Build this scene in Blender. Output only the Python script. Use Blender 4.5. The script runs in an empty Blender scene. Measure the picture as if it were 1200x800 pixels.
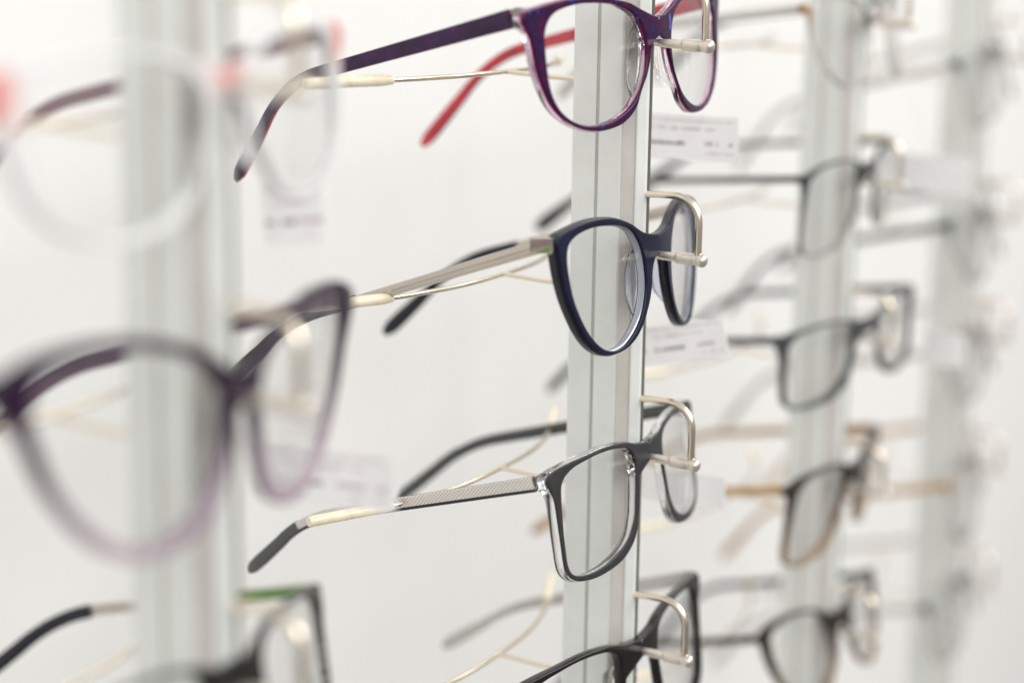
import bpy, bmesh, math, random
from mathutils import Vector, Matrix

# ------------------------------------------------------------------ camera, world, lights
S = 0.001                                   # all shapes below are written in millimetres
scene = bpy.context.scene
col = scene.collection


def link(o):
    col.objects.link(o)
    return o


CAM_F, CAM_A, CAM_P, CAM_R = 2241.67, 1.0996, 0.2047, 0.014
CAM_POS = Vector((-585.28, 258.92, 31.66))
fwd = Vector((math.sin(CAM_A) * math.cos(CAM_P), -math.cos(CAM_A) * math.cos(CAM_P), -math.sin(CAM_P)))
rt0 = Vector((math.cos(CAM_A), math.sin(CAM_A), 0))
up0 = rt0.cross(fwd)
if up0.z < 0:
    up0 = -up0
rt = rt0 * math.cos(CAM_R) + up0 * math.sin(CAM_R)
up = up0 * math.cos(CAM_R) - rt0 * math.sin(CAM_R)
cd = bpy.data.cameras.new("camera")
cam = link(bpy.data.objects.new("camera", cd))
m = Matrix((rt, up, -fwd)).transposed().to_4x4()
m.translation = CAM_POS * S
cam.matrix_world = m
cd.sensor_width = 36.0
cd.lens = CAM_F / 1200 * 36
cd.clip_start = 0.01
cd.clip_end = 50
cd.dof.use_dof = True
cd.dof.focus_distance = 0.628
cd.dof.aperture_fstop = 3.85
scene.camera = cam

world = bpy.data.worlds.new("World")
scene.world = world
world.use_nodes = True
wn = world.node_tree.nodes
wl = world.node_tree.links
bg = wn["Background"]
bg.inputs["Strength"].default_value = 0.68
tc = wn.new("ShaderNodeTexCoord")
sx = wn.new("ShaderNodeSeparateXYZ")
wl.new(tc.outputs["Generated"], sx.inputs[0])
cr = wn.new("ShaderNodeValToRGB")
mr = wn.new("ShaderNodeMapRange")
mr.inputs["From Min"].default_value = -1
mr.inputs["From Max"].default_value = 1
wl.new(sx.outputs["Z"], mr.inputs[0])
wl.new(mr.outputs[0], cr.inputs[0])
e = cr.color_ramp.elements
e[0].position = 0.0
e[0].color = (0.40, 0.37, 0.33, 1)
e[1].position = 0.78
e[1].color = (0.95, 0.96, 0.98, 1)
q = e.new(0.36)
q.color = (0.34, 0.32, 0.30, 1)
q = e.new(0.52)
q.color = (0.60, 0.595, 0.585, 1)
wl.new(cr.outputs[0], bg.inputs["Color"])


def area(name, loc, target, sx_, sy_, power, color):
    ld = bpy.data.lights.new(name, "AREA")
    ld.shape = "RECTANGLE"
    ld.size, ld.size_y = sx_, sy_
    ld.energy = power
    ld.color = color
    o = link(bpy.data.objects.new(name, ld))
    o.location = loc
    o.rotation_euler = (Vector(target) - Vector(loc)).to_track_quat("-Z", "Y").to_euler()
    return o


area("ceiling_light", (-1.6, 1.7, 0.95), (-0.25, -0.15, -0.3), 2.4, 1.2, 25, (1.0, 0.99, 0.965))
area("ceiling_light", (1.7, 1.9, 1.5), (0.7, -0.15, -0.25), 2.4, 1.2, 50, (1.0, 0.985, 0.955))
area("ceiling_light", (0.0, 2.1, 1.3), (0.1, 0, -0.3), 1.8, 0.8, 22, (1.0, 0.985, 0.965))

scene.view_settings.view_transform = "Standard"
scene.view_settings.look = "None"
scene.view_settings.gamma = 1
scene.view_settings.exposure = 0.09
scene.view_settings.use_curve_mapping = False
scene.render.engine = "CYCLES"
scene.cycles.use_denoising = True
scene.cycles.max_bounces = 14
scene.cycles.transparent_max_bounces = 32
scene.cycles.transmission_bounces = 12
scene.cycles.sample_clamp_indirect = 6
scene.cycles.caustics_refractive = False
scene.cycles.caustics_reflective = False


# ------------------------------------------------------------------ materials
def new_mat(name):
    mt = bpy.data.materials.new(name)
    mt.use_nodes = True
    return mt, mt.node_tree.nodes, mt.node_tree.links, mt.node_tree.nodes["Principled BSDF"]


def noise_bump(mt, scale, strength, dist=0.0002, detail=4):
    n, l, b = mt.node_tree.nodes, mt.node_tree.links, mt.node_tree.nodes["Principled BSDF"]
    t = n.new("ShaderNodeTexCoord")
    nz = n.new("ShaderNodeTexNoise")
    nz.inputs["Scale"].default_value = scale
    nz.inputs["Detail"].default_value = detail
    l.new(t.outputs["Object"], nz.inputs["Vector"])
    bp = n.new("ShaderNodeBump")
    bp.inputs["Strength"].default_value = strength
    bp.inputs["Distance"].default_value = dist
    l.new(nz.outputs["Fac"], bp.inputs["Height"])
    l.new(bp.outputs[0], b.inputs["Normal"])
    return nz


def plain(name, color, rough=0.3, metal=0.0, spec=0.5, coat=0.0, var=0.06, scale=400, bump=0.04):
    """surface with faint colour mottling, roughness wear and fine relief"""
    mt, n, l, b = new_mat(name)
    b.inputs["Metallic"].default_value = metal
    b.inputs["Specular IOR Level"].default_value = spec
    b.inputs["Coat Weight"].default_value = coat
    b.inputs["Coat Roughness"].default_value = 0.05
    nz = noise_bump(mt, scale, bump)
    r = n.new("ShaderNodeValToRGB")
    r.color_ramp.elements[0].position = 0.3
    r.color_ramp.elements[1].position = 0.7
    r.color_ramp.elements[0].color = tuple(c * (1 - var) for c in color) + (1,)
    r.color_ramp.elements[1].color = tuple(min(1, c * (1 + var)) for c in color) + (1,)
    l.new(nz.outputs["Fac"], r.inputs[0])
    l.new(r.outputs[0], b.inputs["Base Color"])
    mp = n.new("ShaderNodeMapRange")
    mp.inputs["To Min"].default_value = rough * 0.85
    mp.inputs["To Max"].default_value = rough * 1.2
    l.new(nz.outputs["Fac"], mp.inputs[0])
    l.new(mp.outputs[0], b.inputs["Roughness"])
    return mt


def clear_acetate(name, color, rough=0.04, trans=1.0):
    mt, n, l, b = new_mat(name)
    b.inputs["Base Color"].default_value = (*color, 1)
    b.inputs["Transmission Weight"].default_value = trans
    b.inputs["Roughness"].default_value = rough
    b.inputs["IOR"].default_value = 1.48
    return mt


def lens_mat():
    mt, n, l, b = new_mat("demo_lens")
    n.remove(b)
    out = n["Material Output"]
    tr = n.new("ShaderNodeBsdfTransparent")
    tr.inputs[0].default_value = (0.995, 0.996, 0.995, 1)
    gl = n.new("ShaderNodeBsdfGlossy")
    gl.inputs["Roughness"].default_value = 0.0
    gl.inputs["Color"].default_value = (1, 1, 1, 1)
    fr = n.new("ShaderNodeFresnel")
    geo = n.new("ShaderNodeNewGeometry")        # same reflectance on both faces of the thin shell
    ior = n.new("ShaderNodeMapRange")
    ior.inputs["To Min"].default_value = 1.33      # anti-reflection coated
    ior.inputs["To Max"].default_value = 1 / 1.33
    l.new(geo.outputs["Backfacing"], ior.inputs[0])
    l.new(ior.outputs[0], fr.inputs["IOR"])
    mx = n.new("ShaderNodeMixShader")
    l.new(fr.outputs[0], mx.inputs[0])
    l.new(tr.outputs[0], mx.inputs[1])
    l.new(gl.outputs[0], mx.inputs[2])
    l.new(mx.outputs[0], out.inputs[0])
    return mt


def gradient_acetate(name, top, bottom, z0, z1, clear_bottom=0.8, rough=0.12):
    """acetate sheet that is dyed at the top and runs out clear at the bottom (dye follows the sheet)"""
    mt, n, l, b = new_mat(name)
    t = n.new("ShaderNodeTexCoord")
    s = n.new("ShaderNodeSeparateXYZ")
    l.new(t.outputs["Object"], s.inputs[0])
    mp = n.new("ShaderNodeMapRange")
    mp.inputs["From Min"].default_value = z0 * S
    mp.inputs["From Max"].default_value = z1 * S
    mp.interpolation_type = "SMOOTHSTEP"
    l.new(s.outputs["Z"], mp.inputs[0])
    mix = n.new("ShaderNodeMix")
    mix.data_type = "RGBA"
    l.new(mp.outputs[0], mix.inputs["Factor"])
    mix.inputs["A"].default_value = (*bottom, 1)
    mix.inputs["B"].default_value = (*top, 1)
    l.new(mix.outputs["Result"], b.inputs["Base Color"])
    tm = n.new("ShaderNodeMapRange")
    tm.inputs["To Min"].default_value = clear_bottom
    tm.inputs["To Max"].default_value = 0.0
    l.new(mp.outputs[0], tm.inputs[0])
    l.new(tm.outputs[0], b.inputs["Transmission Weight"])
    b.inputs["Roughness"].default_value = rough
    b.inputs["IOR"].default_value = 1.48
    return mt


def marbled_purple():
    mt, n, l, b = new_mat("marbled_purple_acetate")
    t = n.new("ShaderNodeTexCoord")
    nz = n.new("ShaderNodeTexNoise")
    nz.inputs["Scale"].default_value = 190
    nz.inputs["Detail"].default_value = 5
    nz.inputs["Distortion"].default_value = 0.8
    l.new(t.outputs["Object"], nz.inputs["Vector"])
    r = n.new("ShaderNodeValToRGB")
    el = r.color_ramp.elements
    el[0].position = 0.0
    el[0].color = (0.085, 0.004, 0.065, 1)
    el[1].position = 0.44
    el[1].color = (0.040, 0.002, 0.034, 1)
    for p, c in ((0.58, (0.018, 0.003, 0.035)), (0.64, (0.025, 0.012, 0.12)), (0.69, (0.12, 0.13, 0.5)), (0.76, (0.03, 0.01, 0.12))):
        x = el.new(p)
        x.color = (*c, 1)
    l.new(nz.outputs["Fac"], r.inputs[0])
    l.new(r.outputs[0], b.inputs["Base Color"])
    b.inputs["Roughness"].default_value = 0.14
    b.inputs["Specular IOR Level"].default_value = 0.35
    return mt


def brushed(name, color, rough, ax=2):
    """drawn or anodised metal: streaks along one axis"""
    mt, n, l, b = new_mat(name)
    b.inputs["Metallic"].default_value = 1
    t = n.new("ShaderNodeTexCoord")
    mp = n.new("ShaderNodeMapping")
    sc = [900, 900, 900]
    sc[ax] = 6
    mp.inputs["Scale"].default_value = sc
    l.new(t.outputs["Object"], mp.inputs[0])
    nz = n.new("ShaderNodeTexNoise")
    nz.inputs["Scale"].default_value = 1
    nz.inputs["Detail"].default_value = 3
    l.new(mp.outputs[0], nz.inputs["Vector"])
    mr_ = n.new("ShaderNodeMapRange")
    mr_.inputs["To Min"].default_value = rough * 0.7
    mr_.inputs["To Max"].default_value = rough * 1.35
    l.new(nz.outputs["Fac"], mr_.inputs[0])
    l.new(mr_.outputs[0], b.inputs["Roughness"])
    b.inputs["Base Color"].default_value = (*color, 1)
    return mt


def corner_dyed(name, dye, base, clear_, rough=0.12):
    """pale acetate with colour laminated in at the bridge and at the two outer corners"""
    mt = gradient_acetate(name, dye, base, 0, 1, clear_, rough)
    n, l = mt.node_tree.nodes, mt.node_tree.links
    sep = next(x for x in n if x.type == "SEPXYZ")
    mp = next(x for x in n if x.type == "MAP_RANGE" and x.interpolation_type == "SMOOTHSTEP")
    ab = n.new("ShaderNodeMath")
    ab.operation = "ABSOLUTE"
    l.new(sep.outputs["X"], ab.inputs[0])
    rp = n.new("ShaderNodeValToRGB")
    el = rp.color_ramp.elements
    el[0].position, el[0].color = 0.0, (1, 1, 1, 1)
    el[1].position, el[1].color = 0.16, (0, 0, 0, 1)
    for p, v in ((0.80, 0.0), (0.92, 1.0)):
        q = el.new(p)
        q.color = (v, v, v, 1)
    sc = n.new("ShaderNodeMath")
    sc.operation = "MULTIPLY"
    sc.inputs[1].default_value = 1 / (68 * S)
    l.new(ab.outputs[0], sc.inputs[0])
    l.new(sc.outputs[0], rp.inputs[0])
    zz = n.new("ShaderNodeMapRange")
    zz.inputs["From Min"].default_value = -6 * S
    zz.inputs["From Max"].default_value = 3 * S
    l.new(sep.outputs["Z"], zz.inputs[0])
    mu = n.new("ShaderNodeMath")
    mu.operation = "MULTIPLY"
    l.new(rp.outputs[0], mu.inputs[0])
    l.new(zz.outputs[0], mu.inputs[1])
    mp.inputs["From Min"].default_value = 0
    mp.inputs["From Max"].default_value = 1
    l.new(mu.outputs[0], mp.inputs[0])
    return mt


def knurled(name):
    """silver core wire with a fine woven relief, seen under clear acetate"""
    mt, n, l, b = new_mat(name)
    t = n.new("ShaderNodeTexCoord")
    wv = n.new("ShaderNodeTexChecker")
    wv.inputs["Scale"].default_value = 1500
    wv.inputs["Color1"].default_value = (0.78, 0.73, 0.68, 1)
    wv.inputs["Color2"].default_value = (0.52, 0.49, 0.46, 1)
    l.new(t.outputs["Object"], wv.inputs["Vector"])
    l.new(wv.outputs["Color"], b.inputs["Base Color"])
    bp = n.new("ShaderNodeBump")
    bp.inputs["Strength"].default_value = 0.35
    bp.inputs["Distance"].default_value = 0.0003
    l.new(wv.outputs["Fac"], bp.inputs["Height"])
    l.new(bp.outputs[0], b.inputs["Normal"])
    b.inputs["Metallic"].default_value = 0.75
    b.inputs["Roughness"].default_value = 0.3
    b.inputs["Coat Weight"].default_value = 1
    b.inputs["Coat Roughness"].default_value = 0.03
    return mt


def wall_mat():
    mt, n, l, b = new_mat("white_wall_board")
    t = n.new("ShaderNodeTexCoord")
    big = n.new("ShaderNodeTexNoise")
    big.inputs["Scale"].default_value = 3.5
    big.inputs["Detail"].default_value = 3
    l.new(t.outputs["Object"], big.inputs["Vector"])
    r = n.new("ShaderNodeValToRGB")
    r.color_ramp.elements[0].color = (0.80, 0.79, 0.77, 1)
    r.color_ramp.elements[1].color = (0.85, 0.845, 0.83, 1)
    l.new(big.outputs["Fac"], r.inputs[0])
    l.new(r.outputs[0], b.inputs["Base Color"])
    nz = n.new("ShaderNodeTexNoise")
    nz.inputs["Scale"].default_value = 900
    nz.inputs["Detail"].default_value = 5
    l.new(t.outputs["Object"], nz.inputs["Vector"])
    bp = n.new("ShaderNodeBump")
    bp.inputs["Strength"].default_value = 0.12
    bp.inputs["Distance"].default_value = 0.0003
    l.new(nz.outputs["Fac"], bp.inputs["Height"])
    l.new(bp.outputs[0], b.inputs["Normal"])
    b.inputs["Roughness"].default_value = 0.5
    return mt


M = dict(
    wall=wall_mat(),
    alu=plain("anodised_aluminium", (0.78, 0.80, 0.77), 0.45, 0.2, scale=120, var=0.03, bump=0.02),
    warm_reflection=plain("beige_channel_reflection", (0.60, 0.57, 0.53), 0.25, 0.0, scale=60, var=0.12),  # beige colour stands in for warm reflections in the post channel
    dark_edge=plain("dark_edge_strip", (0.10, 0.098, 0.075), 0.6),
    slotdark=plain("dark_slot", (0.46, 0.46, 0.41), 0.6),
    nickel=brushed("satin_nickel_wire", (0.78, 0.69, 0.56), 0.24, 1),
    nickel_fitting=plain("nickel_fitting", (0.76, 0.70, 0.61), 0.3, 0.85, scale=300, var=0.04),
    sleeve=plain("ivory_silicone_sleeve", (0.84, 0.75, 0.56), 0.28, 0.0, scale=260, var=0.10, coat=0.4),
    lens=lens_mat(),
    bevel=plain('polished_lens_bevel', (0.36, 0.38, 0.45), 0.22, 0.3, scale=40, var=0.25),
    card=plain("white_card", (0.94, 0.925, 0.93), 0.6, scale=200, var=0.02),
    ink=plain("grey_ink", (0.24, 0.21, 0.24), 0.6),
    inkp=plain("lilac_ink", (0.58, 0.44, 0.52), 0.6),
    thread=plain("white_thread", (0.8, 0.78, 0.75), 0.7),
    marbled=marbled_purple(),
    magenta=plain("magenta_acetate", (0.42, 0.01, 0.16), 0.15, coat=0.5),
    purple_temple=plain("dark_purple_acetate", (0.035, 0.007, 0.05), 0.25, spec=0.35, scale=150, var=0.5),
    crimson=plain("crimson_acetate", (0.50, 0.014, 0.032), 0.25, coat=0.4, scale=90, var=0.25),
    clear=clear_acetate("clear_acetate", (0.97, 0.96, 0.97)),
    clearpink=clear_acetate("pink_clear_acetate", (0.93, 0.76, 0.89)),
    navy=plain("navy_acetate", (0.006, 0.0075, 0.026), 0.2, spec=0.3, scale=90, var=0.4),
    navyblack=plain("blue_black_acetate", (0.005, 0.006, 0.012), 0.25, spec=0.5),
    padclear=clear_acetate("smoky_pad_acetate", (0.68, 0.71, 0.82), 0.1),
    gunmetal=brushed("polished_champagne_metal", (0.52, 0.465, 0.41), 0.1, 1),
    greyfront=plain("charcoal_grey_acetate", (0.032, 0.032, 0.033), 0.36, spec=0.25, scale=500, var=0.15),
    greytemple=plain("slate_grey_acetate", (0.055, 0.062, 0.062), 0.3, coat=0.3),
    knurl=knurled("woven_silver_core"),
    black=plain("black_acetate", (0.008, 0.006, 0.006), 0.18, spec=0.4, scale=100, var=0.4),
    blackmetal=plain("black_matt_metal", (0.02, 0.019, 0.02), 0.35, 0.3),
    palegrey=plain("pale_grey_acetate", (0.52, 0.50, 0.47), 0.35),
    darkgrey=plain("dark_grey_acetate", (0.04, 0.042, 0.045), 0.3, coat=0.3),
    tan=plain("honey_tan_acetate", (0.44, 0.26, 0.10), 0.3, coat=0.4, scale=60, var=0.3),
    green=plain("green_lining_and_reflection", (0.10, 0.22, 0.05), 0.3, coat=0.4, scale=90, var=0.2),  # enamel of the temple lining; also colours the painted reflection on the cap
    silver=plain("satin_silver_metal", (0.52, 0.47, 0.42), 0.3, 0.9),
    plum=gradient_acetate("plum_to_clear_acetate", (0.020, 0.006, 0.024), (0.74, 0.60, 0.70), -33, -5, 0.8),
    plumtemple=plain("plum_temple_acetate", (0.12, 0.07, 0.11), 0.3, coat=0.4, scale=70, var=0.4),
    blush=corner_dyed("milky_acetate_with_red_corners", (0.66, 0.20, 0.17), (0.98, 0.975, 0.97), 0.35),
    smokecorner=corner_dyed("smoke_clear_acetate_dark_corners", (0.04, 0.04, 0.045), (0.86, 0.85, 0.84), 0.8),
    tancorner=corner_dyed("beige_clear_acetate_tan_corners", (0.34, 0.17, 0.06), (0.90, 0.87, 0.84), 0.92),
    blushtemple=plain("mauve_grey_acetate", (0.26, 0.17, 0.19), 0.3, coat=0.3),
    red=plain("bright_red_acetate", (0.65, 0.03, 0.03), 0.25),
    darkgrad=gradient_acetate("smoke_to_clear_acetate", (0.03, 0.032, 0.034), (0.36, 0.35, 0.33), -20, 2, 0.35),
    honeygrad=gradient_acetate("tortoise_to_honey_acetate", (0.022, 0.012, 0.008), (0.36, 0.23, 0.13), -34, -3, 0.3),
    palegrad=gradient_acetate("beige_clear_acetate", (0.36, 0.27, 0.22), (0.80, 0.78, 0.76), -4, 7, 0.7),
)


# ------------------------------------------------------------------ mesh helpers
def mesh_obj(name, verts, faces, mat, parent=None, smooth=True, angle=40):
    me = bpy.data.meshes.new(name)
    me.from_pydata([tuple(c * S for c in v) for v in verts], [], faces)
    bm = bmesh.new()
    bm.from_mesh(me)
    bmesh.ops.remove_doubles(bm, verts=bm.verts, dist=0.00001)
    bmesh.ops.recalc_face_normals(bm, faces=bm.faces)
    for f in bm.faces:
        f.smooth = smooth
    ca = math.radians(angle)
    for ed in bm.edges:
        if len(ed.link_faces) == 2 and ed.calc_face_angle(0) > ca:
            ed.smooth = False
    bm.to_mesh(me)
    bm.free()
    me.materials.append(mat)
    o = link(bpy.data.objects.new(name, me))
    if parent:
        o.parent = parent
    return o


def merge(parts):
    V, F = [], []
    for v, f in parts:
        k = len(V)
        V += v
        F += [tuple(i + k for i in q) for q in f]
    return V, F


def box(x0, x1, y0, y1, z0, z1, b=0.0):
    """box with bevelled vertical edges and chamfered rims"""
    cx, cy, cz = (x0 + x1) / 2, (y0 + y1) / 2, (z0 + z1) / 2
    hx, hy, hz = abs(x1 - x0) / 2, abs(y1 - y0) / 2, abs(z1 - z0) / 2
    if b <= 0:
        V = [(cx + sx_ * hx, cy + sy_ * hy, cz + sz * hz) for sz in (-1, 1) for sx_, sy_ in ((-1, -1), (1, -1), (1, 1), (-1, 1))]
        F = [(3, 2, 1, 0), (4, 5, 6, 7), (0, 1, 5, 4), (1, 2, 6, 5), (2, 3, 7, 6), (3, 0, 4, 7)]
        return V, F
    V, F = [], []
    for z, ins in ((cz - hz, b), (cz - hz + b, 0), (cz + hz - b, 0), (cz + hz, b)):
        ax, ay = hx - ins, hy - ins
        bb = b * 0.9
        for sx_, sy_, o in ((-1, -1, 0), (1, -1, 1), (1, 1, 0), (-1, 1, 1)):
            if o == 0:
                V += [(cx + sx_ * ax, cy + sy_ * (ay - bb), z), (cx + sx_ * (ax - bb), cy + sy_ * ay, z)]
            else:
                V += [(cx + sx_ * (ax - bb), cy + sy_ * ay, z), (cx + sx_ * ax, cy + sy_ * (ay - bb), z)]
    for r in range(3):
        for i in range(8):
            j = (i + 1) % 8
            F.append((r * 8 + i, r * 8 + j, (r + 1) * 8 + j, (r + 1) * 8 + i))
    F += [tuple(range(7, -1, -1)), tuple(range(24, 32))]
    return V, F


def catmull(pts, sub, closed=False):
    n = len(pts)
    out = []
    rng = n if closed else n - 1
    for i in range(rng):
        if closed:
            p = [pts[(i + k - 1) % n] for k in range(4)]
        else:
            p = [pts[max(0, min(n - 1, i + k - 1))] for k in range(4)]
        for s_ in range(sub):
            t = s_ / sub
            out.append(tuple(0.5 * (2 * p[1][c] + (p[2][c] - p[0][c]) * t + (2 * p[0][c] - 5 * p[1][c] + 4 * p[2][c] - p[3][c]) * t * t
                                    + (3 * p[1][c] - p[0][c] - 3 * p[2][c] + p[3][c]) * t ** 3) for c in range(len(pts[0]))))
    if not closed:
        out.append(tuple(pts[-1]))
    return out


def tube(path, radius, seg=12, caps=True):
    """round bar along a path; radius a number or one per point"""
    P = [Vector(p) for p in path]
    R = radius if isinstance(radius, (list, tuple)) else [radius] * len(P)
    V, F = [], []
    t0 = (P[1] - P[0]).normalized()
    a = Vector((0, 0, 1)) if abs(t0.z) < 0.9 else Vector((1, 0, 0))
    nrm = (a - t0 * a.dot(t0)).normalized()
    for i, p in enumerate(P):
        t = (P[min(i + 1, len(P) - 1)] - P[max(i - 1, 0)]).normalized()
        nrm = (nrm - t * nrm.dot(t)).normalized()
        bn = t.cross(nrm)
        for k in range(seg):
            an = 2 * math.pi * k / seg
            V.append(tuple(p + (nrm * math.cos(an) + bn * math.sin(an)) * R[i]))
    for i in range(len(P) - 1):
        for k in range(seg):
            j = (k + 1) % seg
            F.append((i * seg + k, i * seg + j, (i + 1) * seg + j, (i + 1) * seg + k))
    if caps:
        F.append(tuple(range(seg - 1, -1, -1)))
        F.append(tuple(range((len(P) - 1) * seg, len(P) * seg)))
    return V, F


def bar(path, hh, tt, side=Vector((1, 0, 0)), off=0.0, zoff=0.0):
    """rounded rectangular bar: hh = half heights, tt = half thicknesses (lists), off = shift along side"""
    P = [Vector(p) for p in path]
    V, F = [], []
    prof = [(1, -.62), (1, .62), (.8, .93), (.45, 1), (-.45, 1), (-.8, .93), (-1, .62), (-1, -.62), (-.8, -.93), (-.45, -1), (.45, -1), (.8, -.93)]
    n = len(prof)
    for i, p in enumerate(P):
        t = (P[min(i + 1, len(P) - 1)] - P[max(i - 1, 0)]).normalized()
        sd = (side - t * side.dot(t)).normalized()
        u = sd.cross(t)
        if u.z < 0:
            u = -u
        o = off[i] if isinstance(off, (list, tuple)) else off
        z = zoff[i] if isinstance(zoff, (list, tuple)) else zoff
        for a, b in prof:
            V.append(tuple(p + sd * (a * tt[i] + o) + u * (b * hh[i] + z)))
    for i in range(len(P) - 1):
        for k in range(n):
            j = (k + 1) % n
            F.append((i * n + k, i * n + j, (i + 1) * n + j, (i + 1) * n + k))
    F.append(tuple(range(n - 1, -1, -1)))
    F.append(tuple(range((len(P) - 1) * n, len(P) * n)))
    return V, F


def ball(c, r, seg=16, rings=10, sy=1.0):
    V, F = [], []
    for i in range(rings + 1):
        ph = math.pi * i / rings
        for k in range(seg):
            th = 2 * math.pi * k / seg
            V.append((c[0] + r * math.sin(ph) * math.cos(th), c[1] + sy * r * math.cos(ph), c[2] + r * math.sin(ph) * math.sin(th)))
    for i in range(rings):
        for k in range(seg):
            j = (k + 1) % seg
            F.append((i * seg + k, i * seg + j, (i + 1) * seg + j, (i + 1) * seg + k))
    return V, F


def empty(name, loc, label, cat, group=None, rot=None):
    o = link(bpy.data.objects.new(name, None))
    o.empty_display_size = 0.01
    o.location = Vector(loc) * S
    if rot:
        o.rotation_euler = rot
    o["label"] = label
    o["category"] = cat
    if group:
        o["group"] = group
    return o


# ------------------------------------------------------------------ the wall behind the posts
WALL_Y = -170
v, f = box(-1500, 2600, WALL_Y - 20, WALL_Y, -1100, 1000)
wall = mesh_obj("wall", v, f, M["wall"], smooth=False)
wall["kind"] = "structure"

# ------------------------------------------------------------------ aluminium posts
PITCH = 237.93
POST_COLS = [-PITCH, 0.0, PITCH, 2 * PITCH]
POST_LABELS = [
    "leftmost pale aluminium post, large and blurred in the foreground",
    "sharp pale aluminium post behind the purple, navy and grey glasses",
    "blurred aluminium post, next to the right of the sharp central one",
    "rightmost, most blurred aluminium post near the right edge",
]
Z0, Z1 = -620, 330


def extrude_profile(pts, z0, z1):
    n = len(pts)
    V = [(x, y, z0) for x, y in pts] + [(x, y, z1) for x, y in pts]
    F = [(i, (i + 1) % n, n + (i + 1) % n, n + i) for i in range(n)]
    F += [tuple(range(n - 1, -1, -1)), tuple(range(n, 2 * n))]
    return V, F


def make_post(x, label):
    r = empty("display_post", (x, 0, Z0), label, "post", "aluminium posts of the glasses display")
    # section: side -x carries a narrow groove and a wide recessed channel, both repeated on +x
    left = [(-5, -15), (-5, -6.6), (-4.5, -6.6), (-4.5, -5.4), (-5, -5.4), (-5, 2.3), (-4.85, 2.6), (-4.6, 2.9), (-2.6, 6.9), (-3.1, 7.4), (-3.0, 7.8), (-1.0, 9.9), (-0.6, 10.1)]
    right = [(0.7, 10.1), (0.7, 9.0), (2.7, 9.0), (3.0, 7.8), (3.1, 7.4), (2.6, 6.9), (4.6, 2.9), (4.85, 2.6), (5, 2.3), (5, -5.4), (4.5, -5.4), (4.5, -6.6), (5, -6.6), (5, -15)]
    v_, f_ = extrude_profile(left + right, 0, Z1 - Z0)
    mesh_obj("extrusion", v_, f_, M["alu"], r, smooth=False)
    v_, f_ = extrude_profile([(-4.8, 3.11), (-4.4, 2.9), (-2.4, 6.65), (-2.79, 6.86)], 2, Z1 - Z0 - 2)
    mesh_obj("reflection_strip", v_, f_, M["warm_reflection"], r, smooth=False)  # added strip, paints the channel's warm reflection as a colour
    v_, f_ = box(-4.8, -4.48, -6.55, -5.45, 2, Z1 - Z0 - 2)
    mesh_obj("groove_lining", v_, f_, M["slotdark"], r, smooth=False)
    v_, f_ = box(0.75, 2.68, 9.02, 10.3, 1, Z1 - Z0 - 1)
    mesh_obj("dark_edge", v_, f_, M["dark_edge"], r, smooth=False)  # narrow dark strip along the front edge
    return r


for x, lb in zip(POST_COLS, POST_LABELS):
    make_post(x, lb)


# ------------------------------------------------------------------ wire holders on the posts
def make_holder():
    r = empty("glasses_holder", (0, 0, 0), "x", "display holder", "wire holders on the posts, one under each pair of glasses")
    # hook: out of the post front, bend, down to the nose bar
    pth = [(0.6, 8.5, 20.6), (0.3, 14, 20.9), (0, 20.5, 21.0)]
    R_, yb, zt = 8.6, 29.3, 20.9
    for k in range(1, 10):
        a = math.pi / 2 * k / 9
        pth.append((0, yb - R_ + R_ * math.sin(a), zt - R_ + R_ * math.cos(a)))
    pth += [(0, yb, 6), (0, yb, 1.2)]
    v_, f_ = tube(pth, 1.22, 16)
    mesh_obj("hook", v_, f_, M["nickel"], r)
    # nose bar: turned nickel with a knob at the outer end and a tapered inner tip
    ys = [32.6, 32.45, 31.9, 31.0, 30.0, 29.2, 28.5, 28.0, 27.4, 22.2, 21.9, 21.6, 17, 14, 12, 11.2, 10.9]
    rs = [0.05, 1.1, 1.95, 2.3, 2.25, 1.9, 1.8, 1.9, 2.05, 2.05, 2.0, 1.55, 1.5, 1.3, 1.1, 0.7, 0.05]
    v_, f_ = tube([(0, y, (32 - y) * 0.035) for y in ys], rs, 20, caps=False)
    mesh_obj("nose_bar", v_, f_, M["nickel_fitting"], r, angle=50)
    # stem and bowed cross arm that carry the temples
    v_, f_ = tube([(0, -14.5, -12.4), (0, -28, -12.0), (0, -43, -11.0)], 0.85, 10)
    mesh_obj("stem", v_, f_, M["nickel"], r)
    bow = catmull([(-86, -66, -11.2), (-70, -57.5, -11), (-56, -51, -11), (-35, -45.5, -11), (-18, -43.4, -11), (0, -43, -11),
                   (18, -43.4, -11), (35, -45.5, -11), (56, -51, -11), (70, -57.5, -11), (87, -64, -11.2)], 4)
    v_, f_ = tube(bow, 0.85, 10)
    arm = mesh_obj("cross_arm", v_, f_, M["nickel"], r)
    for s_ in (-1, 1):
        sl = [p for p in bow if 57 <= s_ * p[0]]
        if s_ < 0:
            sl = sl[::-1]
        a, b = Vector(sl[-1]), Vector(sl[-2])
        sl.append(tuple(a + (a - b).normalized() * 2.2))
        v_, f_ = tube(sl, [1.4] + [1.85] * (len(sl) - 2) + [1.6], 14)
        mesh_obj("rubber_sleeve", v_, f_, M["sleeve"], arm)
    return r


def children(o):
    return [c for c in bpy.data.objects if c.parent == o]


def copy_tree(o, parent=None):
    kids = children(o)
    c = o.copy()
    col.objects.link(c)
    c.parent = parent
    for k in kids:
        copy_tree(k, c)
    return c


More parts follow.
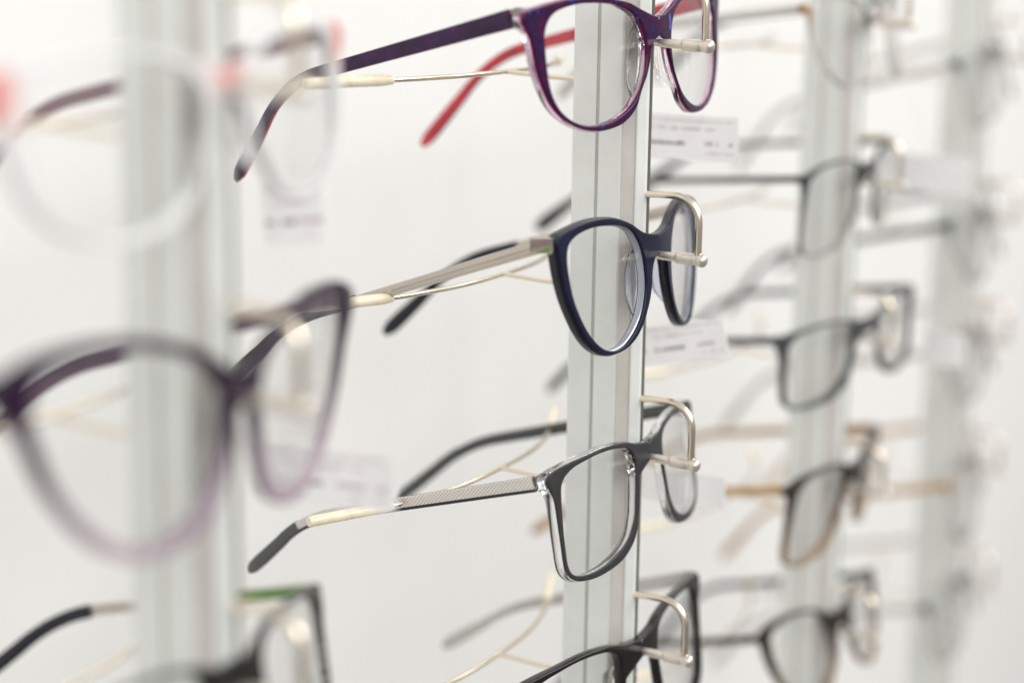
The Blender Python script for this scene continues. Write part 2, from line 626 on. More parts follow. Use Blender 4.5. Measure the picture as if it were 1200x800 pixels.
HOLDERS = [
    (-PITCH, 0, "blurred wire holder carrying the red and milky glasses at top left"),
    (-PITCH, -70, "large blurred wire holder carrying the plum glasses at the left"),
    (-PITCH, -140, "lowest holder on the left post, carrying the glasses with a green lined temple"),
    (0, 0, "nickel wire holder carrying the marbled purple glasses at the top"),
    (0, -70, "nickel wire holder carrying the navy glasses with metal temples"),
    (0, -140, "nickel wire holder carrying the grey and crystal glasses"),
    (0, -210, "nickel wire holder carrying the black glasses at the bottom centre"),
    (PITCH, 0, "blurred wire holder of the beige clear glasses cut by the top edge"),
    (PITCH, -70, "blurred wire holder of the smoky thin rimmed glasses right of the navy pair"),
    (PITCH, -140, "blurred wire holder of the dark grey glasses right of the price tag"),
    (PITCH, -210, "blurred wire holder of the brown glasses with tan temple"),
    (PITCH, -280, "blurred wire holder of the dark and honey glasses low on the third post"),
    (2 * PITCH, -26, "topmost holder on the rightmost post"),
    (2 * PITCH, -114, "second holder from the top on the rightmost post"),
    (2 * PITCH, -182, "third holder from the top on the rightmost post"),
    (2 * PITCH, -257, "fourth holder from the top on the rightmost post, under tan glasses"),
    (2 * PITCH, -328, "lowest holder on the rightmost post"),
]
proto = make_holder()
for i, (x, z, lb) in enumerate(HOLDERS):
    h = proto if i == 0 else copy_tree(proto)
    h.location = Vector((x, 0, z)) * S
    h["label"] = lb

# ------------------------------------------------------------------ glasses
OUT = {
    'A': ([(-54.9, 3.8), (-51.8, 7.0), (-46.8, 8.5), (-39.9, 9.4), (-32.1, 9.3), (-23.9, 8.5), (-19.0, 7.1), (-14.4, 5.0), (-11.0, 2.1), (-9.1, -1.9), (-8.4, -5.8), (-8.7, -10.1), (-9.7, -14.4), (-12.1, -18.6), (-16.1, -22.7), (-21.2, -25.8), (-27.3, -27.9), (-34.0, -28.7), (-41.1, -28.1), (-47.0, -25.9), (-51.2, -22.6), (-53.8, -18.6), (-55.2, -14.3), (-55.8, -9.1), (-56.0, -3.9), (-55.9, 0.3)],
          [(-64.7, 8.3), (-58.3, 9.4), (-51.1, 10.5), (-44.3, 11.2), (-35.9, 11.2), (-27.9, 10.8), (-20.5, 9.6), (-15.4, 8.3), (-10.2, 6.1), (-6.6, 4.7), (-2.5, 3.5), (0, 3.3), (0, -2.5), (-3.5, -3.8), (-5.5, -6.6), (-6.6, -10.3), (-9.0, -15.1), (-12.2, -19.2), (-14.9, -24.4), (-18.7, -27.4), (-23.3, -29.6), (-30.1, -30.6), (-36.5, -30.3), (-44.2, -28.3), (-50.6, -24.7), (-54.7, -20.7), (-57.8, -15.1), (-60.0, -8.7), (-60.9, -2.5), (-61.9, 1.7), (-64.4, 4.5)]),
    'B': ([(-54.3, 3.4), (-52.8, 5.8), (-49.6, 7.6), (-43.7, 8.9), (-37.2, 9.4), (-30.5, 9.0), (-24.7, 8.2), (-18.8, 6.1), (-14.7, 2.0), (-12.4, -2.4), (-11.3, -7.9), (-11.200000000000001, -13.3), (-12.600000000000001, -18.5), (-14.9, -22.8), (-19.1, -26.9), (-24.3, -30.1), (-29.1, -31.4), (-33.8, -31.3), (-38.2, -29.8), (-42.3, -26.9), (-46.3, -22.7), (-49.5, -17.7), (-52.2, -12.1), (-53.7, -6.2), (-54.5, -1.0)],
          [(-59.0, 8.1), (-52.9, 9.9), (-46.7, 11.1), (-39.2, 11.7), (-31.4, 11.4), (-24.5, 10.0), (-18.6, 8.0), (-13.8, 5.5), (-10.0, 4.0), (-6.6, 3.3), (-2.5, 2.9), (0, 2.9), (0, -3.0), (-4.1, -4.4), (-6.1, -6.8), (-6.8, -9.8), (-7.5, -13.7), (-8.9, -17.6), (-11.1, -21.4), (-14.2, -25.6), (-18.6, -29.3), (-23.8, -31.6), (-29.2, -32.6), (-35.0, -32.5), (-40.4, -30.6), (-44.5, -27.8), (-48.4, -23.6), (-52.1, -17.9), (-55.2, -11.7), (-57.2, -5.7), (-58.3, -0.5), (-58.9, 4.0)]),
    'C': ([(-51.9, 0.3), (-51.1, 2.4), (-48.8, 4.4), (-44.6, 6.0), (-38.3, 6.8), (-31.8, 7.3), (-24.1, 7.1), (-17.4, 6.1), (-13.5, 4.6), (-11.5, 2.2), (-11.1, -1.3), (-11.6, -6.6), (-12.899999999999999, -12.5), (-14.1, -17.5), (-17.0, -22.2), (-20.5, -25.3), (-24.9, -27.5), (-31.4, -29.4), (-38.1, -30.2), (-44.3, -30.0), (-48.7, -29.0), (-51.4, -27.1), (-52.5, -23.8), (-52.7, -19.1), (-52.7, -12.6), (-52.4, -6.1)],
          [(-58.0, 5.7), (-56.2, 6.8), (-51.2, 7.6), (-45.2, 8.1), (-37.0, 8.4), (-28.3, 8.7), (-20.5, 8.2), (-13.6, 7.1), (-9.0, 5.4), (-3.7, 4.9), (0, 4.5), (0, -0.9), (-4.9, -2.4), (-8.2, -3.6), (-9.7, -6.9), (-10.8, -13.5), (-12.7, -19.9), (-15.1, -24.8), (-18.6, -27.9), (-23.8, -30.6), (-30.8, -32.0), (-38.4, -32.5), (-44.6, -31.8), (-49.4, -30.5), (-52.9, -27.6), (-54.1, -24.0), (-54.4, -18.6), (-54.7, -13.3), (-55.0, -6.7), (-55.5, -1.4), (-57.4, 1.7), (-58.3, 3.7)]),
    'E': ([(-61.1, 6.0), (-58.7, 9.8), (-53.3, 12.2), (-45.5, 13.0), (-37.4, 12.8), (-26.6, 10.9), (-16.1, 7.1), (-9.8, 2.9), (-7.5, -2.9), (-7.9, -10.6), (-11.2, -21.6), (-18.2, -28.4), (-25.7, -30.9), (-34.1, -30.4), (-42.1, -26.6), (-49.7, -20.0), (-55.4, -12.4), (-59.0, -4.7), (-60.9, 0.7)],
          [(-70.0, 10.0), (-65.6, 12.4), (-59.6, 14.5), (-50.3, 15.8), (-36.9, 15.6), (-24.9, 13.3), (-13.1, 9.1), (-6.0, 4.3), (-2.5, 2.8), (0, 2.4), (0, -4.4), (-3.5, -6.4), (-5.1, -14.0), (-7.0, -22.0), (-10.3, -28.0), (-16.0, -32.2), (-24.2, -34.4), (-33.4, -34.0), (-41.4, -30.9), (-48.1, -25.9), (-54.4, -18.6), (-59.1, -11.1), (-62.9, -2.6), (-67.3, 3.6), (-70.1, 6.6)]),
}
NA = 144


def yfront(x):
    return -(math.sqrt(x * x + 36) - 6) * 0.12 - x * x / 1000.0


def radial(key, sx_, sz_, thin=1.0):
    inner, outer = OUT[key]
    inner = [(a * sx_, b * sz_) for a, b in inner]
    outer = [(a * sx_, b * sz_) for a, b in outer]
    ci = catmull(inner, 6, True)
    # the outline is smooth except for the straight cut on the symmetry plane
    k0 = [i for i, p in enumerate(outer) if abs(p[0]) < 1e-6]
    a, b = k0[0], k0[1]
    run = outer[b:] + outer[:a + 1]
    co = catmull(run, 6, False)
    cx = sum(p[0] for p in inner) / len(inner)
    cz = sum(p[1] for p in inner) / len(inner)

    def hit(poly, th):
        dx, dz = math.cos(th), math.sin(th)
        best = None
        n = len(poly)
        for i in range(n):
            x1, z1 = poly[i][0] - cx, poly[i][1] - cz
            x2, z2 = poly[(i + 1) % n][0] - cx, poly[(i + 1) % n][1] - cz
            ex, ez = x2 - x1, z2 - z1
            den = dx * ez - dz * ex
            if abs(den) < 1e-9:
                continue
            t = (x1 * ez - z1 * ex) / den
            u = (x1 * dz - z1 * dx) / den
            if t > 0 and -1e-6 <= u <= 1 + 1e-6:
                best = t if best is None else max(best, t)
        return best or 1.0

    ths = [2 * math.pi * i / NA for i in range(NA)]
    # put samples exactly on the two corners of the bridge cut
    for p in (outer[a], outer[b]):
        t = math.atan2(p[1] - cz, p[0] - cx) % (2 * math.pi)
        j = min(range(NA), key=lambda i: abs((ths[i] - t + math.pi) % (2 * math.pi) - math.pi))
        ths[j] = t
    ri = [hit(ci, t) for t in ths]
    for _ in range(2):
        ri = [(ri[i - 1] + 2 * ri[i] + ri[(i + 1) % NA]) / 4 for i in range(NA)]
    ro = [hit(co, t) for t in ths]
    cut = [abs(cx + ro[i] * math.cos(ths[i])) < 0.02 for i in range(NA)]
    sm = list(ro)
    for _ in range(2):
        sm = [sm[i] if (cut[i] or cut[i - 1] or cut[(i + 1) % NA]) else (sm[i - 1] + 2 * sm[i] + sm[(i + 1) % NA]) / 4 for i in range(NA)]
    if thin != 1.0:
        sm = [sm[i] if cut[i] else ri[i] + max(1.2, (sm[i] - ri[i]) * thin) for i in range(NA)]
        sm = [max(1.2, 0) * 0 + s_ for s_ in sm]
    return (cx, cz), ths, ri, sm, cut


def rim_layer(R, ytop, ybot, grow=0.0, b=0.45):
    """both rims and the bridge of one acetate layer, from depth ytop (front) to ybot (back)"""
    (cx, cz), ths, ri, ro, cut = R
    V, F = [], []
    T = ytop - ybot
    b = min(b, T * 0.45)
    for side in (1, -1):
        base = len(V)
        for i in range(NA):
            w0, w1 = ri[i], ro[i] + (0 if cut[i] else grow)
            w = w1 - w0
            bb = min(b, w * 0.3)
            bo = 0 if cut[i] else bb
            c = 0.3
            prof = [(w0, -T + bb), (w0, -bb), (w0 + c * bb, -c * bb), (w0 + bb, 0), (w0 + bb + w * .12, 0), (w0 + w * .5, 0), (w1 - bo - w * .12, 0), (w1 - bo, 0),
                    (w1 - c * bo, -c * bo), (w1, -bo), (w1, -T + bo), (w1 - c * bo, -T + c * bo), (w1 - bo, -T), (w0 + w * .5, -T), (w0 + bb, -T), (w0 + c * bb, -T + c * bb)]
            for r, dy in prof:
                x = cx + r * math.cos(ths[i])
                z = cz + r * math.sin(ths[i])
                if cut[i] and r == w1:
                    x = 0.0
                V.append((side * x, yfront(x) + ytop + dy, z))
        n = 16
        for i in range(NA):
            j = (i + 1) % NA
            for k in range(n):
                k2 = (k + 1) % n
                if cut[i] and cut[j] and k in (7, 8, 9, 10, 11):
                    continue
                q = (base + i * n + k, base + j * n + k, base + j * n + k2, base + i * n + k2)
                F.append(q if side == 1 else q[::-1])
    return V, F


def lens_edge(R, side, y0, y1):
    """polished bevel of the lens, a pale band lining the inside of the rim"""
    (cx, cz), ths, ri, ro, cut = R
    V, F = [], []
    for i in range(NA):
        for r, y in ((ri[i] + 0.1, y0), (ri[i] - 0.3, y0 - 0.25), (ri[i] - 0.3, y1 + 0.25), (ri[i] + 0.1, y1)):
            x, z = cx + r * math.cos(ths[i]), cz + r * math.sin(ths[i])
            V.append((side * x, yfront(x) + y, z))
    for i in range(NA):
        j = (i + 1) % NA
        for k in range(4):
            F.append((i * 4 + k, j * 4 + k, j * 4 + (k + 1) % 4, i * 4 + (k + 1) % 4))
    return V, F


def lens_mesh(R, side, depth):
    (cx, cz), ths, ri, ro, cut = R
    V, F = [], []
    rings = [0.0, 0.25, 0.5, 0.75, 0.93, 1.0]
    base_r = 190.0
    half = {0: 0.8, 1: -0.8}
    idx = []
    for srf in (0, 1):
        rows = []
        for fr in rings:
            row = []
            for i in range(0, NA, 2):
                r = (ri[i] + 0.35) * fr
                x = cx + r * math.cos(ths[i])
                z = cz + r * math.sin(ths[i])
                y = yfront(cx) + (yfront(cx + 1) - yfront(cx - 1)) / 2 * (x - cx) - ((x - cx) ** 2 + (z - cz) ** 2) / (2 * base_r) - depth + half[srf] + 0.9
                row.append(len(V))
                V.append((side * x, y, z))
                if fr == 0.0:
                    break
            rows.append(row)
        m_ = NA // 2
        for k in range(m_):
            F.append((rows[0][0], rows[1][k], rows[1][(k + 1) % m_]))
        for a in range(1, len(rows) - 1):
            for k in range(m_):
                j = (k + 1) % m_
                F.append((rows[a][k], rows[a + 1][k], rows[a + 1][j], rows[a][j]))
        idx.append(rows[-1])
    m_ = NA // 2
    for k in range(m_):
        j = (k + 1) % m_
        F.append((idx[0][k], idx[1][k], idx[1][j], idx[0][j]))
    return V, F


def temple_path(hw, zh, Lb, td, side, y0, drop, splay):
    st = (side * (hw - 0.6), y0, zh)
    bend = (side * (hw - 3.5 + splay), y0 - Lb, zh - 1.2 - drop)
    tip = (side * (hw - 10.5 + splay), y0 - Lb - 33, zh - td - drop)
    P = []
    n1 = 9
    for i in range(n1):
        t = i / (n1 - 1) * 0.84
        P.append(tuple(st[c] + (bend[c] - st[c]) * t for c in range(3)))
    a = Vector(P[-1])
    b = Vector(bend) + Vector((0, -2, 0))
    mid = Vector(bend) + (Vector(tip) - Vector(bend)) * 0.45
    for i in range(1, 9):
        t = i / 8
        P.append(tuple(a.lerp(b, t).lerp(b.lerp(mid, t), t)))
    for i in range(1, 8):
        t = i / 7
        P.append(tuple(mid.lerp(Vector(tip), t)))
    return P


def make_glasses(key, label, loc, rot, hw, zh, Lb, td, drop, shape, sx_=1.0, sz_=1.0, thin=1.0,
                 front='black', back=None, mid=None, t1=3.8, t2=2.0, temple='black', lining=None, tip=None, tipstart=12,
                 h0=5.0, h1=3.0, htip=4.6, tk=1.9, block=None, pads=None, group='glasses hanging on the display', cap=None, lower=None, lining_to=None, far=None, splay=0.0, edge=None, metal_pads=False):
    yaw, tilt, roll = rot
    M1 = Matrix.Rotation(yaw, 4, 'Z')
    M2 = Matrix.Rotation(tilt, 4, 'X')
    c, s = math.cos(roll), math.sin(roll)
    M3 = Matrix(((c, 0, s, 0), (0, 1, 0, 0), (-s, 0, c, 0), (0, 0, 0, 1)))
    r = empty("eyeglasses", (0, 0, 0), label, "glasses", group)
    mw = M1 @ M2 @ M3
    mw.translation = Vector(loc) * S
    r.matrix_world = mw
    R = radial(shape, sx_, sz_, thin)
    v_, f_ = rim_layer(R, 0, -t1)
    fr = mesh_obj("frame_front", v_, f_, M[front], r, angle=60)
    total = t1
    if back:
        tm_ = 0.0
        if mid:
            tm_ = 0.28
            v_, f_ = rim_layer(R, -t1 - 0.02, -t1 - tm_, grow=0.15, b=0.15)
            mesh_obj("middle_layer", v_, f_, M[mid], r, angle=60)
        v_, f_ = rim_layer(R, -t1 - tm_ - 0.02, -t1 - t2, grow=0.35)
        mesh_obj("back_layer", v_, f_, M[back], r, angle=60)
        total = t1 + t2
    for side in (1, -1):
        v_, f_ = lens_mesh(R, side, total * 0.5)
        lo = mesh_obj("lens", v_, f_, M['lens'], r)
        if edge:
            v_, f_ = lens_edge(R, side, -t1 - 0.1, -total + 0.5)
            mesh_obj("lens_edge", v_, f_, M[edge], lo)
    # end pieces and temples
    for side in (-1, 1):
        ye = yfront(hw)
        # end piece: wedge behind the outer corner of the front
        bm_mat = M[block] if block else M[front]
        xo, xi = hw + 0.3, hw - 5.2
        v_, f_ = box(xi, xo, ye - total - 0.8, ye - 0.7 - (0 if not back else t1 * 0.5), zh - h0 / 2 - 0.2, zh + h0 / 2 + 0.2, 0.7)
        if side < 0:
            v_ = [(-a, b, c_) for a, b, c_ in v_]
            f_ = [q[::-1] for q in f_]
        mesh_obj("end_piece", v_, f_, bm_mat, r, angle=30)
        y0 = ye - total - 1.0
        dr_, td_ = (far if (far and side > 0) else (drop, td))
        P = temple_path(hw, zh, Lb, td_, side, y0, dr_, splay)
        n = len(P)
        hh = []
        for i in range(n):
            t = i / (n - 1)
            if t < 0.62:
                k = t / 0.62
                hh.append((h0 + (h1 - h0) * k ** 0.8) / 2)
            else:
                k = (t - 0.62) / 0.38
                hh.append((h1 + (htip - h1) * math.sin(min(1, k * 1.15) * math.pi / 2)) / 2)
        hh[-1] *= 0.45
        hh[-2] *= 0.93
        tt = [tk / 2] * n
        tt[-1] *= 0.5
        if lining:
            tl = [x * 0.5 for x in tt]
            v_, f_ = bar(P, hh, tl, off=[side * x for x in tl])
            tm = mesh_obj("temple", v_, f_, M[temple], r, angle=35)
            q = lining_to or n
            v_, f_ = bar(P[:q], [x * 0.985 for x in hh][:q], tl[:q], off=[-side * (x + 0.01) for x in tl][:q])
            mesh_obj("temple_lining", v_, f_, M[lining], tm, angle=35)
        else:
            v_, f_ = bar(P, hh, tt)
            tm = mesh_obj("temple", v_, f_, M[temple], r, angle=35)
        if tip:
            k = tipstart
            v_, f_ = bar([P[k]] + P[k:], [hh[k] * 1.15] + [x * 1.12 + 0.1 for x in hh[k:]], [tt[k] * 1.1] + [x * 1.15 + 0.15 for x in tt[k:]])
            mesh_obj("temple_tip", v_, f_, M[tip], tm, angle=35)
        if lower:
            v_, f_ = bar(P[:-3], [0.6] * (n - 3), [x * 1.18 for x in tt[:-3]], zoff=[-h_ + 0.25 for h_ in hh[:-3]])
            mesh_obj("lower_edge", v_, f_, M[lower], tm, angle=35)
        if cap:
            v_, f_ = box(hw - 2.0, hw + 0.95, ye - total - 5.2, ye - 0.9, zh - h0 / 2 - 0.3, zh + h0 / 2 + 0.3, 0.4)
            if side < 0:
                v_ = [(-a, b, c_) for a, b, c_ in v_]
                f_ = [q[::-1] for q in f_]
            cp = mesh_obj("metal_cap", v_, f_, M[cap], r, angle=30)
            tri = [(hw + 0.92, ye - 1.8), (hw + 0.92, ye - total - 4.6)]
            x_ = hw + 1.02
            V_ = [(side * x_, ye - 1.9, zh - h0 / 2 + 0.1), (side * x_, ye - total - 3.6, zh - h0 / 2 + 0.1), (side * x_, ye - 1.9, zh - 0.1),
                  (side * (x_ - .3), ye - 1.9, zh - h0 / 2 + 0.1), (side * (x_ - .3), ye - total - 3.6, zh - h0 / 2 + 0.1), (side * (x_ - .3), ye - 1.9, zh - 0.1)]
            mesh_obj("green_reflection", V_, [(0, 1, 2), (5, 4, 3), (0, 3, 4, 1), (1, 4, 5, 2), (2, 5, 3, 0)], M['green'], cp, smooth=False)  # green reflection on the metal cap, painted as a thin wedge
        # hinge barrels behind the end piece
        v1 = tube([(side * (hw - 3.0), y0 + 0.2, zh - h0 * .34), (side * (hw - 3.0), y0 + 0.2, zh + h0 * .34)], 0.95, 10)
        mesh_obj("hinge", *v1, M['silver'], r)
    if pads:
        (cx, cz), ths, ri, ro, cut = R
        for side in (1, -1):
            V_, F_ = [], []
            secs = 11
            seg = 12
            for k in range(secs):
                t = k / (secs - 1)
                ang = math.radians(22 - 56 * t)
                i = int(round((ang % (2 * math.pi)) / (2 * math.pi) * NA)) % NA
                rr = ri[i] + 1.0
                x, z = cx + rr * math.cos(ths[i]), cz + rr * math.sin(ths[i])
                a = math.sin(math.pi * t) ** 0.6
                for q in range(seg):
                    an = 2 * math.pi * q / seg
                    V_.append((-side * (-x + 0.2) if False else side * (x - 0.4 + (0.9 + 0.6 * a) * math.cos(an)),
                               yfront(x) - total + 0.6 - (0.3 + 3.3 * a) * (0.5 - 0.5 * math.sin(an)) * 1.5, z))
            for k in range(secs - 1):
                for q in range(seg):
                    j = (q + 1) % seg
                    F_.append((k * seg + q, k * seg + j, (k + 1) * seg + j, (k + 1) * seg + q))
            F_ += [tuple(range(seg - 1, -1, -1)), tuple(range((secs - 1) * seg, secs * seg))]
            mesh_obj("nose_pad", V_, F_, M[pads], r)
    if metal_pads:
        for side in (1, -1):
            arm_ = tube(catmull([(side * 10.5, -t1 - 0.2, -4), (side * 9.0, -t1 - 3.5, -3), (side * 8.2, -t1 - 5.5, -7), (side * 8.5, -t1 - 6, -10)], 4), 0.45, 8)
            pa = mesh_obj("pad_arm", *arm_, M['nickel_fitting'], r)
            V_, F_ = ball((0, 0, 0), 1, 14, 10)
            V_ = [(side * (8.0 + 1.1 * x - 0.25 * z), -t1 - 6.5 + 2.6 * y, -10.5 + 5.6 * z) for x, y, z in V_]
            mesh_obj("nose_pad", V_, F_, M['clear'], r)
    return r


CTR = 'pairs on the sharp central post'
LFT = 'pairs on the blurred left post'
RGT = 'pairs on the blurred posts to the right'
P_ = PITCH

make_glasses('A', "marbled purple glasses with clear backing at the top of the central post", (0.29, 13.35, 5.96), (0.1068, 0.0813, -0.0291), 64.9, 6.6, 91.9, 34.7, 15.0, 'A',
             front='marbled', back='clearpink', mid='magenta', t1=0.9, t2=2.4, temple='purple_temple', lining='crimson', h0=6.0, h1=3.2, htip=4.7, tk=2.6, splay=1.0, block='clear', pads='clear')
make_glasses('B', "navy cat eye glasses with champagne metal temples, second down on central post", (0.16, 15.84, -64.98), (-0.012, 0.0836, 0.0147), 59.6, 5.9, 93.5, 24.9, 23.4, 'B',
             front='navy', back='navyblack', t1=0.8, t2=3.0, temple='gunmetal', tip='navyblack', tipstart=7, far=(18.0, 30.0), splay=4.5, edge='bevel', h0=4.5, h1=2.7, htip=4.8, tk=2.5, cap='gunmetal', pads='padclear')
make_glasses('C', "charcoal grey glasses with crystal back layer, third down on central post", (0.26, 14.84, -138.17), (0.022, 0.1329, -0.0088), 58.6, 4.0, 91.5, 23.5, 12.4, 'C',
             front='greyfront', back='clear', t1=0.8, t2=2.9, temple='knurl', lining='greytemple', h0=4.7, h1=3.4, htip=4.0, tk=2.2, splay=1.5, block='clear', lower='navyblack', tip='greytemple', tipstart=13)
make_glasses('D', "glossy black rectangular glasses cut by the bottom edge, on the central post", (-0.28, 14.01, -209.95), (0.094, 0.091, -0.033), 68.3, 4.6, 78.9, 20, 18.0, 'C', 1.17, 1.12,
             front='black', t1=3.6, temple='black', lining='palegrey', h0=5.2, h1=3.3, htip=5.0, tk=2.4, metal_pads=True)
make_glasses('E', "large blurred plum glasses fading to clear, at the left edge", (-237.6, 14.65, -66.15), (-0.0278, -0.0163, 0.0213), 69.8, 8.4, 90.0, 33.0, 29.5, 'E',
             front='plum', t1=2.7, temple='plumtemple', h0=5.0, h1=3.5, tk=2.6, pads='clear')
make_glasses('F', "very blurred milky glasses with red bridge and corners at the top left", (-237.3, 11.5, 0.7), (0.0, 0.0743, -0.05), 66.0, 6.6, 96, 33.0, 15.5, 'A', 1.02, 0.97,
             front='blush', t1=3.0, temple='blushtemple', h0=5.2, h1=3.4, tk=2.6, pads='clear')
make_glasses('G', "black rectangular glasses with green lined temples, at the bottom left", (-237.93, 12.71, -137.11), (-0.1105, 0.1655, 0.0557), 65.4, 5.2, 78, 22.0, 2.5, 'C', 1.12, 1.15, 0.75,
             front='black', t1=2.6, temple='silver', lining='green', lining_to=5, tip='navyblack', tipstart=9, h0=3.2, h1=3.2, htip=3.6, tk=1.8, metal_pads=True)
make_glasses('H0', "blurred beige clear glasses cut by the top edge, third post", (238.06, 17.0, 4.25), (0.015, 0.1357, -0.0155), 64.4, 5.7, 85.8, 27.8, -1.2, 'B', 1.08, 0.9, 0.4,
             front='tancorner', t1=2.0, temple='palegrey', lining='darkgrey', h0=4.2, h1=3.0, tk=2.2)
make_glasses('H1', "blurred thin rimmed smoky glasses on third post, level with the navy pair", (238.1, 16.87, -64.27), (0.0276, -0.0623, -0.0526), 61.4, 3.7, 92.0, 28.8, 12.5, 'C', 1.05, 1.02, 0.5,
             front='darkgrad', t1=2.6, temple='darkgrey', tip='blackmetal', h0=3.0, h1=2.4, htip=5.2, tk=1.8)
make_glasses('H2', "blurred dark grey glasses on third post, right of the white tag", (238.1, 19.9, -134.59), (0.2134, -0.0233, -0.0624), 61.4, 4.6, 97.0, 33.0, 16.0, 'C', 1.05, 0.9,
             front='darkgrey', t1=3.0, temple='darkgrey', h0=3.6, h1=3.0, tk=2.0)
make_glasses('H3', "blurred brown tortoise glasses with tan temples on the third post", (238.15, 17.9, -201.96), (0.0284, -0.1247, -0.016), 61.4, 3.2, 88, 33.0, 25.0, 'C', 1.05, 1.1, 0.8,
             front='honeygrad', t1=3.4, temple='tan', h0=4.2, h1=3.4, tk=2.2)
make_glasses('H4', "blurred dark glasses with honey lower rims, bottom of the third post", (238.09, 13.75, -271.23), (0.1244, 0.2355, 0.0144), 59.6, 5.0, 93, 33.0, 1.5, 'B', 1.0, 0.96,
             front='honeygrad', t1=3.4, temple='black', h0=3.6, h1=3.0, tk=2.2)
K = [
    ("K0", "faint dark grey glasses, topmost on the rightmost post", (475.83, 16.7, -21.76), (-0.046, 0.2245, -0.10), 'smokecorner', 'palegrey', 'C'),
    ("K1", "faint grey glasses, second from top on the rightmost post", (475.87, 17.4, -109.29), (-0.056, 0.18, -0.064), 'smokecorner', 'greytemple', 'B'),
    ("K2", "faint pale clear glasses, third from top on the rightmost post", (475.86, 17.7, -177.84), (-0.06, 0.1755, -0.055), 'palegrad', 'palegrey', 'A'),
    ("K3", "faint tan glasses, fourth from top on the rightmost post", (475.97, 18.5, -251.59), (-0.159, 0.1706, -0.05), 'tancorner', 'tan', 'C'),
    ("K4", "faint smoky glasses, lowest on the rightmost post", (475.85, 17.5, -322.95), (-0.063, 0.1691, -0.043), 'smokecorner', 'palegrey', 'C'),
]
for k, lb, loc, rot, fm, tm_, sh in K:
    make_glasses(k, lb, loc, rot, 64.6, 5, 96, 33, 4, sh, {'A': 1.0, 'B': 1.09, 'C': 1.1}[sh], 1.0, 0.8, front=fm, t1=3.2, temple=tm_, h0=4.2, h1=3.2, tk=2.4)


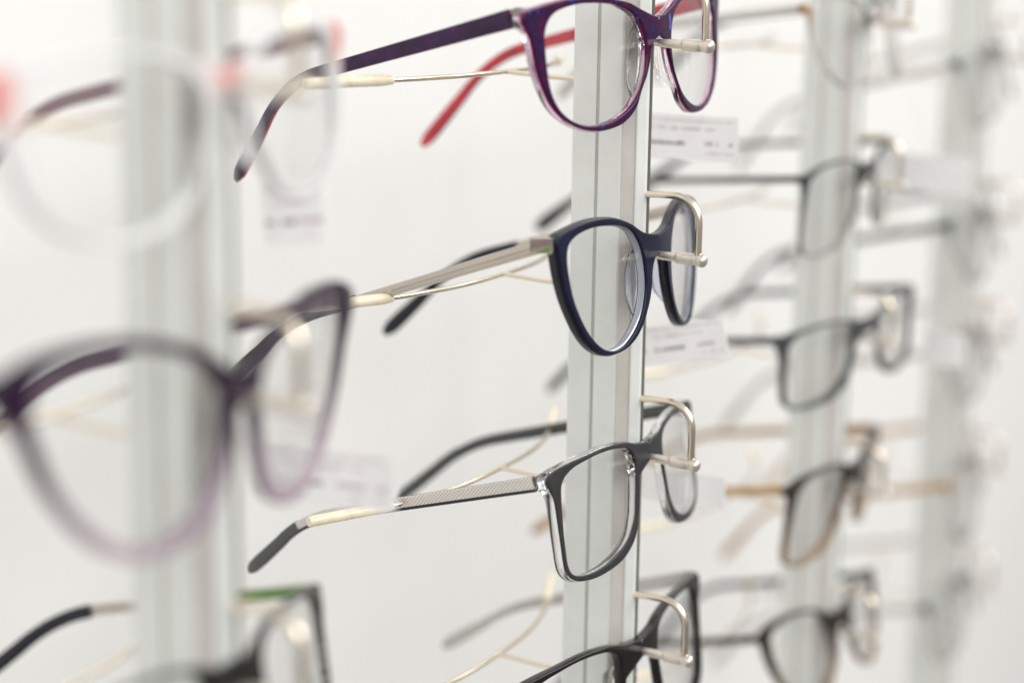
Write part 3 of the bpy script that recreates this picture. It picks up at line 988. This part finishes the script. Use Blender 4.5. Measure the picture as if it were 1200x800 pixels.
# ------------------------------------------------------------------ price tags on threads
def make_tag(loc, w, h, label, yaw, tilt, up_to, seed, lines=True):
    """card in the local xz plane hanging from a thread loop; loc is the card centre"""
    rnd = random.Random(seed)
    r = empty("price_tag", loc, label, "price tag", "white price tags hanging on the glasses", (0, 0, 0))
    r.rotation_euler = (Matrix.Rotation(yaw, 3, 'Z') @ Matrix.Rotation(tilt, 3, 'Y')).to_euler()
    v_, f_ = box(-w / 2, w / 2, -0.22, 0.22, -h / 2, h / 2)
    # slight paper curl
    n = 10
    V_, F_ = [], []
    for s_ in (0, 1):
        for i in range(n + 1):
            x = -w / 2 + w * i / n
            cy = 0.9 * math.sin(math.pi * i / n) + (0.18 if s_ else -0.18)
            V_ += [(x, cy, -h / 2), (x, cy, h / 2)]
    m_ = 2 * (n + 1)
    for i in range(n):
        F_.append((2 * i, 2 * i + 2, 2 * i + 3, 2 * i + 1))
        F_.append((m_ + 2 * i + 1, m_ + 2 * i + 3, m_ + 2 * i + 2, m_ + 2 * i))
        F_.append((2 * i, m_ + 2 * i, m_ + 2 * i + 2, 2 * i + 2))
        F_.append((2 * i + 1, 2 * i + 3, m_ + 2 * i + 3, m_ + 2 * i + 1))
    F_.append((0, 1, m_ + 1, m_))
    F_.append((2 * n, m_ + 2 * n, m_ + 2 * n + 1, 2 * n + 1))
    cd_ = mesh_obj("card", V_, F_, M['card'], r, angle=30)

    def face_y(x):
        return 0.9 * math.sin(math.pi * (x / w + 0.5))
    if lines:
        # rows of small print on both faces, unreadable at this size in the photograph too
        for z, hh_, dens, mt, x0, x1 in ((h * .36, .55, .8, 'inkp', -.42, .44), (h * .18, .8, .7, 'inkp', -.3, .3), (-h * .17, 1.5, .75, 'ink', -.45, .02), (-h * .15, 1.5, .7, 'inkp', .12, .45), (-h * .34, .7, .6, 'inkp', .2, .45)):
            V_, F_ = [], []
            x = x0 * w
            while x < x1 * w:
                ww = rnd.uniform(.35, 1.1) * (hh_ / .9)
                if rnd.random() < dens:
                    hz = hh_ * rnd.uniform(.6, 1)
                    for sgn in (1, -1):
                        y0_ = face_y(x) + sgn * 0.2
                        y1_ = face_y(x + ww) + sgn * 0.2
                        b0 = len(V_)
                        V_ += [(x, y0_, z), (x + ww, y1_, z), (x + ww, y1_, z + hz), (x, y0_, z + hz)]
                        V_ += [(x, y0_ + sgn * .03, z), (x + ww, y1_ + sgn * .03, z), (x + ww, y1_ + sgn * .03, z + hz), (x, y0_ + sgn * .03, z + hz)]
                        F_ += [(b0 + 4, b0 + 5, b0 + 6, b0 + 7), (b0, b0 + 1, b0 + 5, b0 + 4), (b0 + 3, b0 + 7, b0 + 6, b0 + 2)]
                x += ww * 1.25
            if V_:
                mesh_obj("print_line", V_, F_, M[mt], cd_, smooth=False)
    # thread loop up to the temple it hangs from
    t = Vector(up_to) - Vector(loc)
    t = (Matrix.Rotation(yaw, 3, 'Z') @ Matrix.Rotation(tilt, 3, 'Y')).inverted() @ t
    k = Vector((0, 0.2, h / 2 - 1))
    v_, f_ = merge([tube(catmull([tuple(k), tuple(k.lerp(t, .5) + Vector((-1.2, 0.4, 0))), tuple(t + Vector((0, 0, 1)))], 4), 0.14, 6),
                    tube(catmull([tuple(k), tuple(k.lerp(t, .5) + Vector((1.2, -0.4, 0))), tuple(t + Vector((0, 0, 1)))], 4), 0.14, 6)])
    mesh_obj("thread", v_, f_, M['thread'], r)
    return r


YW = math.radians(90)          # cards stand square to the wall
make_tag((70, -6, -37), 44, 16.5, "blurred white tag below the marbled purple glasses, right of the central post", YW, 0.0, (80, -8, 4), 1)
make_tag((69, -4, -113.5), 38, 15, "tilted white tag below the far lens of the navy glasses", YW, -0.22, (72, -8, -68), 2)
make_tag((70, -2, -170), 36, 13, "pale tag half hidden behind the far lens of the grey glasses", YW, 0.0, (71, -8, -136), 3, False)
make_tag((-P_ + 68, -9, -107.5), 45, 15.5, "large blurred tag with lines of print under the plum glasses", YW, -0.03, (-165, -9, -58), 4)
make_tag((-P_ + 68, -17, -38), 19.5, 16, "small tilted tag under the milky glasses with red brow", YW, -0.1, (-168, -17, 2), 5)
make_tag((P_ + 68, 26, -72), 38, 18, "pale pink tag on the third post below its topmost glasses", YW, 0.0, (P_ + 70, -4, 2), 6, False)
make_tag((P_ + 68, 37, -155), 20, 16, "small bright white tag behind the dark grey glasses on the third post", YW, 0.0, (P_ + 72, 5, -132), 7, False)
